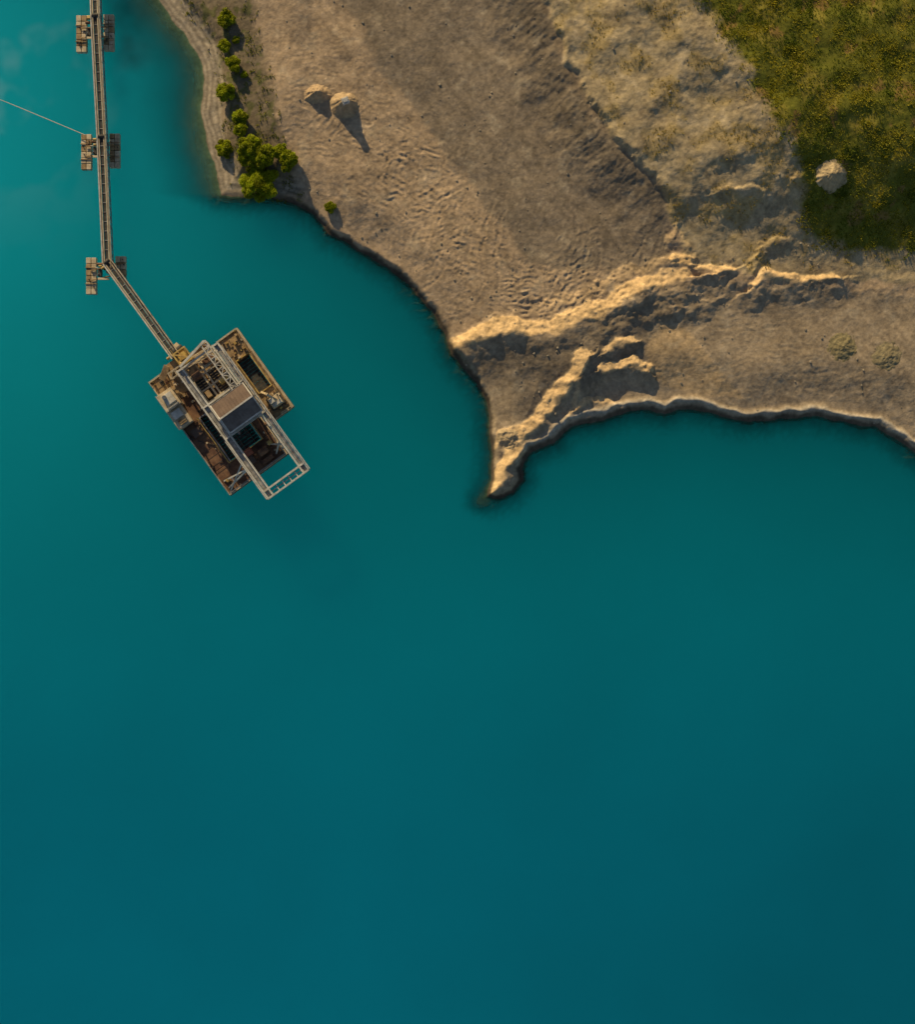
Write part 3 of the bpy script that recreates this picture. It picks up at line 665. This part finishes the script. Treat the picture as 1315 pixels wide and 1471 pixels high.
def bush(px,py,rad,hh,dens=1.0,seed=0):
    rg=np.random.default_rng(seed+50)
    x0,y0=P(px,py,1.0+hh*0.5); z0=float(height(np.array([x0]),np.array([y0]))[0]); z0=max(z0,0.1)
    mb=MB(); tips=[]
    nst=7+int(rad*6)
    for i in range(nst):
        rr_=rad*math.sqrt((i+0.5)/nst)*0.78
        a=i*2.399+rg.normal(0,.3)
        p0=Vector((rg.normal(0,.12),rg.normal(0,.12),-0.15)); tz=hh*(1-0.5*(rr_/rad)**2)*rg.uniform(0.6,0.95)
        p2=Vector((rr_*math.cos(a),rr_*math.sin(a),tz)); p1=p0.lerp(p2,0.5)+Vector((0,0,hh*0.12))
        mb.cyl(p0,p1,0.05*hh/2,0,6,0.03*hh/2); mb.cyl(p1,p2,0.03*hh/2,0,6,0.01)
        tips.append((p2,0.26*rad*rg.uniform(0.7,1.3)+.12))
        for k in range(2):
            q=p1.lerp(p2,rg.uniform(0.2,0.9)); t=q+Vector((rg.normal(0,.25)*rad,rg.normal(0,.25)*rad,rg.uniform(0,.3)*hh)); mb.cyl(q,t,0.015,0,5,0.005)
            if math.hypot(t.x,t.y)<rad*1.05: tips.append((t,0.18*rad*rg.uniform(0.6,1.2)+.1))
    V=[];C=[]
    for t,rc in tips:
        nl=int(dens*rc*rc*1700)+30
        p=rg.normal(0,1,(nl,3)); p/=np.linalg.norm(p,axis=1)[:,None]; p*= (rg.uniform(0.2,1.25,(nl,1))**0.5)*rc; p[:,2]*=0.75
        p+=np.array(t)
        sz=rg.uniform(0.05,0.11,nl)[:,None]
        u=rg.normal(0,1,(nl,3)); u/=np.linalg.norm(u,axis=1)[:,None]; w_=rg.normal(0,1,(nl,3)); w_=np.cross(u,w_); w_/=np.linalg.norm(w_,axis=1)[:,None]
        q=np.stack([p-u*sz*1.3,p-w_*sz*.7,p+u*sz*1.3,p+w_*sz*.7],1); V.append(q.reshape(-1,3))
        tone=rg.uniform(0.55,1.2)
        c=np.array([0.34,0.40,0.012])*tone*rg.uniform(0.7,1.3,(nl,1))+np.array([0.07,0.03,0])*rg.uniform(0,1,(nl,1))
        C.append(np.repeat(c,4,0))
    V=np.concatenate(V); C=np.concatenate(C); F=np.arange(len(V)).reshape(-1,4)
    root=empty("bush",(x0,y0,z0))
    o=soup("leaves",V,F,C,LEAF); o.parent=root
    mb.build("stems",root,0,None,[M_BARK])
for i,(px,py,rp,hh) in enumerate([(326,30,13,1.3),(323,67,9,0.8),(337,95,12,1.2),(325,134,14,1.4),(346,170,11,1.1),(347,187,11,1.0),(320,211,13,1.1),(362,213,18,2.0),(381,226,18,1.9),(357,228,15,1.6),(404,220,11,1.1),(416,229,13,1.3),(412,241,9,1.0),(371,262,28,2.4),(475,298,8,0.6),(340,60,5,.5),(352,110,5,.5)]):
    bush(px,py,rp*S*0.95,hh,1.0,i)
# ------------------------------------------------------------ piles
def pile(px,py,rad,hh,colr,seed,zb=2,sq=1.0,name="sand_pile"):
    x0,y0=P(px,py,zb+hh*0.4); zc=float(height(np.array([x0]),np.array([y0]))[0])
    nr,na=34,90; R_,A_=np.meshgrid(np.linspace(0,1.3,nr),np.linspace(0,2*np.pi,na,endpoint=False),indexing='ij')
    edge=rad*(1+0.16*fbm(np.cos(A_)*1.2+seed*3.1,np.sin(A_)*1.2,1.3,3,seed))
    x=x0+R_*edge*np.cos(A_); y=y0+R_*edge*np.sin(A_)*sq
    base=height(x,y)
    prof=np.where(R_<1,0.5*(0.5+0.5*np.cos(np.pi*np.minimum(R_,1)))+0.5*(1-np.minimum(R_,1)),-0.25*(R_-1))
    z=base+hh*prof*(1+0.12*fbm(x,y,1.6,3,seed,0.5))+0.07*fbm(x,y,0.5,3,seed+3)*(R_<1)
    V=np.stack([x-x0,y-y0,z-zc],-1).reshape(-1,3)
    F=[]
    for i in range(nr-1):
        for j in range(na):
            j2=(j+1)%na; F.append((i*na+j,(i+1)*na+j,(i+1)*na+j2,i*na+j2))
    F=np.array(F); c=np.array(colr)*(1+0.25*fbm(x,y,1.0,4,seed+9)).reshape(-1,1)
    o=soup(name,V,F,np.clip(c,0,1),GM); o.location=(x0,y0,zc)
    o.data.polygons.foreach_set("use_smooth",np.ones(len(F),bool)); return o
pile(455,133,2.0,1.35,(0.42,0.30,0.18),1,2,0.7)
pile(494,147,2.1,2.2,(0.40,0.29,0.175),2,2,0.9)
pile(1192,255,2.3,1.0,(0.45,0.345,0.20),3,4.5,0.95)
pile(1213,498,2.0,0.4,(0.24,0.20,0.11),4,1.5); pile(1275,512,2.1,0.35,(0.24,0.20,0.12),5,1.5)
pile(730,630,1.5,0.5,(0.38,0.29,0.18),6,1.2,1.0)
x0,y0=P(496,144,4.0); zz=float(height(np.array([x0]),np.array([y0]))[0])+2.1
mb=MB(); mb.box(-0.5,0.5,-0.42,0.42,-0.6,0.25,0); mb.box(-0.32,0.32,-0.27,0.27,0.25,0.35,0)
for a in (-0.38,0.38): mb.cyl((a,0,0.25),(a,0,0.4),0.05,0,6)
o=mb.build("concrete_block",None,0.05,None,[M_CONC]); o.location=(x0,y0,zz); o.rotation_euler=(0.08,0.05,0.4)
# ------------------------------------------------------------ light
EL=math.radians(19.0); lx,ly=-0.41,0.91; l=math.hypot(lx,ly); lx/=l; ly/=l
to_sun=Vector((lx*math.cos(EL),ly*math.cos(EL),math.sin(EL)))
sd=bpy.data.lights.new("sun",'SUN'); sd.energy=5.0; sd.angle=math.radians(0.6); sd.color=(1.0,0.78,0.43)
so=bpy.data.objects.new("sun",sd); so.rotation_euler=to_sun.to_track_quat('Z','Y').to_euler(); scene.collection.objects.link(so)
w=bpy.data.worlds.new("World"); scene.world=w; w.use_nodes=True; nt=w.node_tree
sky=nt.nodes.new('ShaderNodeTexSky'); sky.sky_type='NISHITA'; sky.sun_disc=False; sky.sun_elevation=EL; sky.sun_rotation=math.atan2(lx,ly)
nt.links.new(sky.outputs[0],nt.nodes['Background'].inputs[0]); nt.nodes['Background'].inputs[1].default_value=0.075
# ------------------------------------------------------------ camera
cd=bpy.data.cameras.new("camera"); cd.sensor_fit='VERTICAL'; cd.sensor_height=24; cd.lens=24*H/147.1; cd.clip_end=9000; cd.clip_start=1
co=bpy.data.objects.new("camera",cd); co.location=(0,0,H); scene.collection.objects.link(co); scene.camera=co
scene.view_settings.view_transform='Standard'; scene.view_settings.look='None'; scene.view_settings.exposure=0
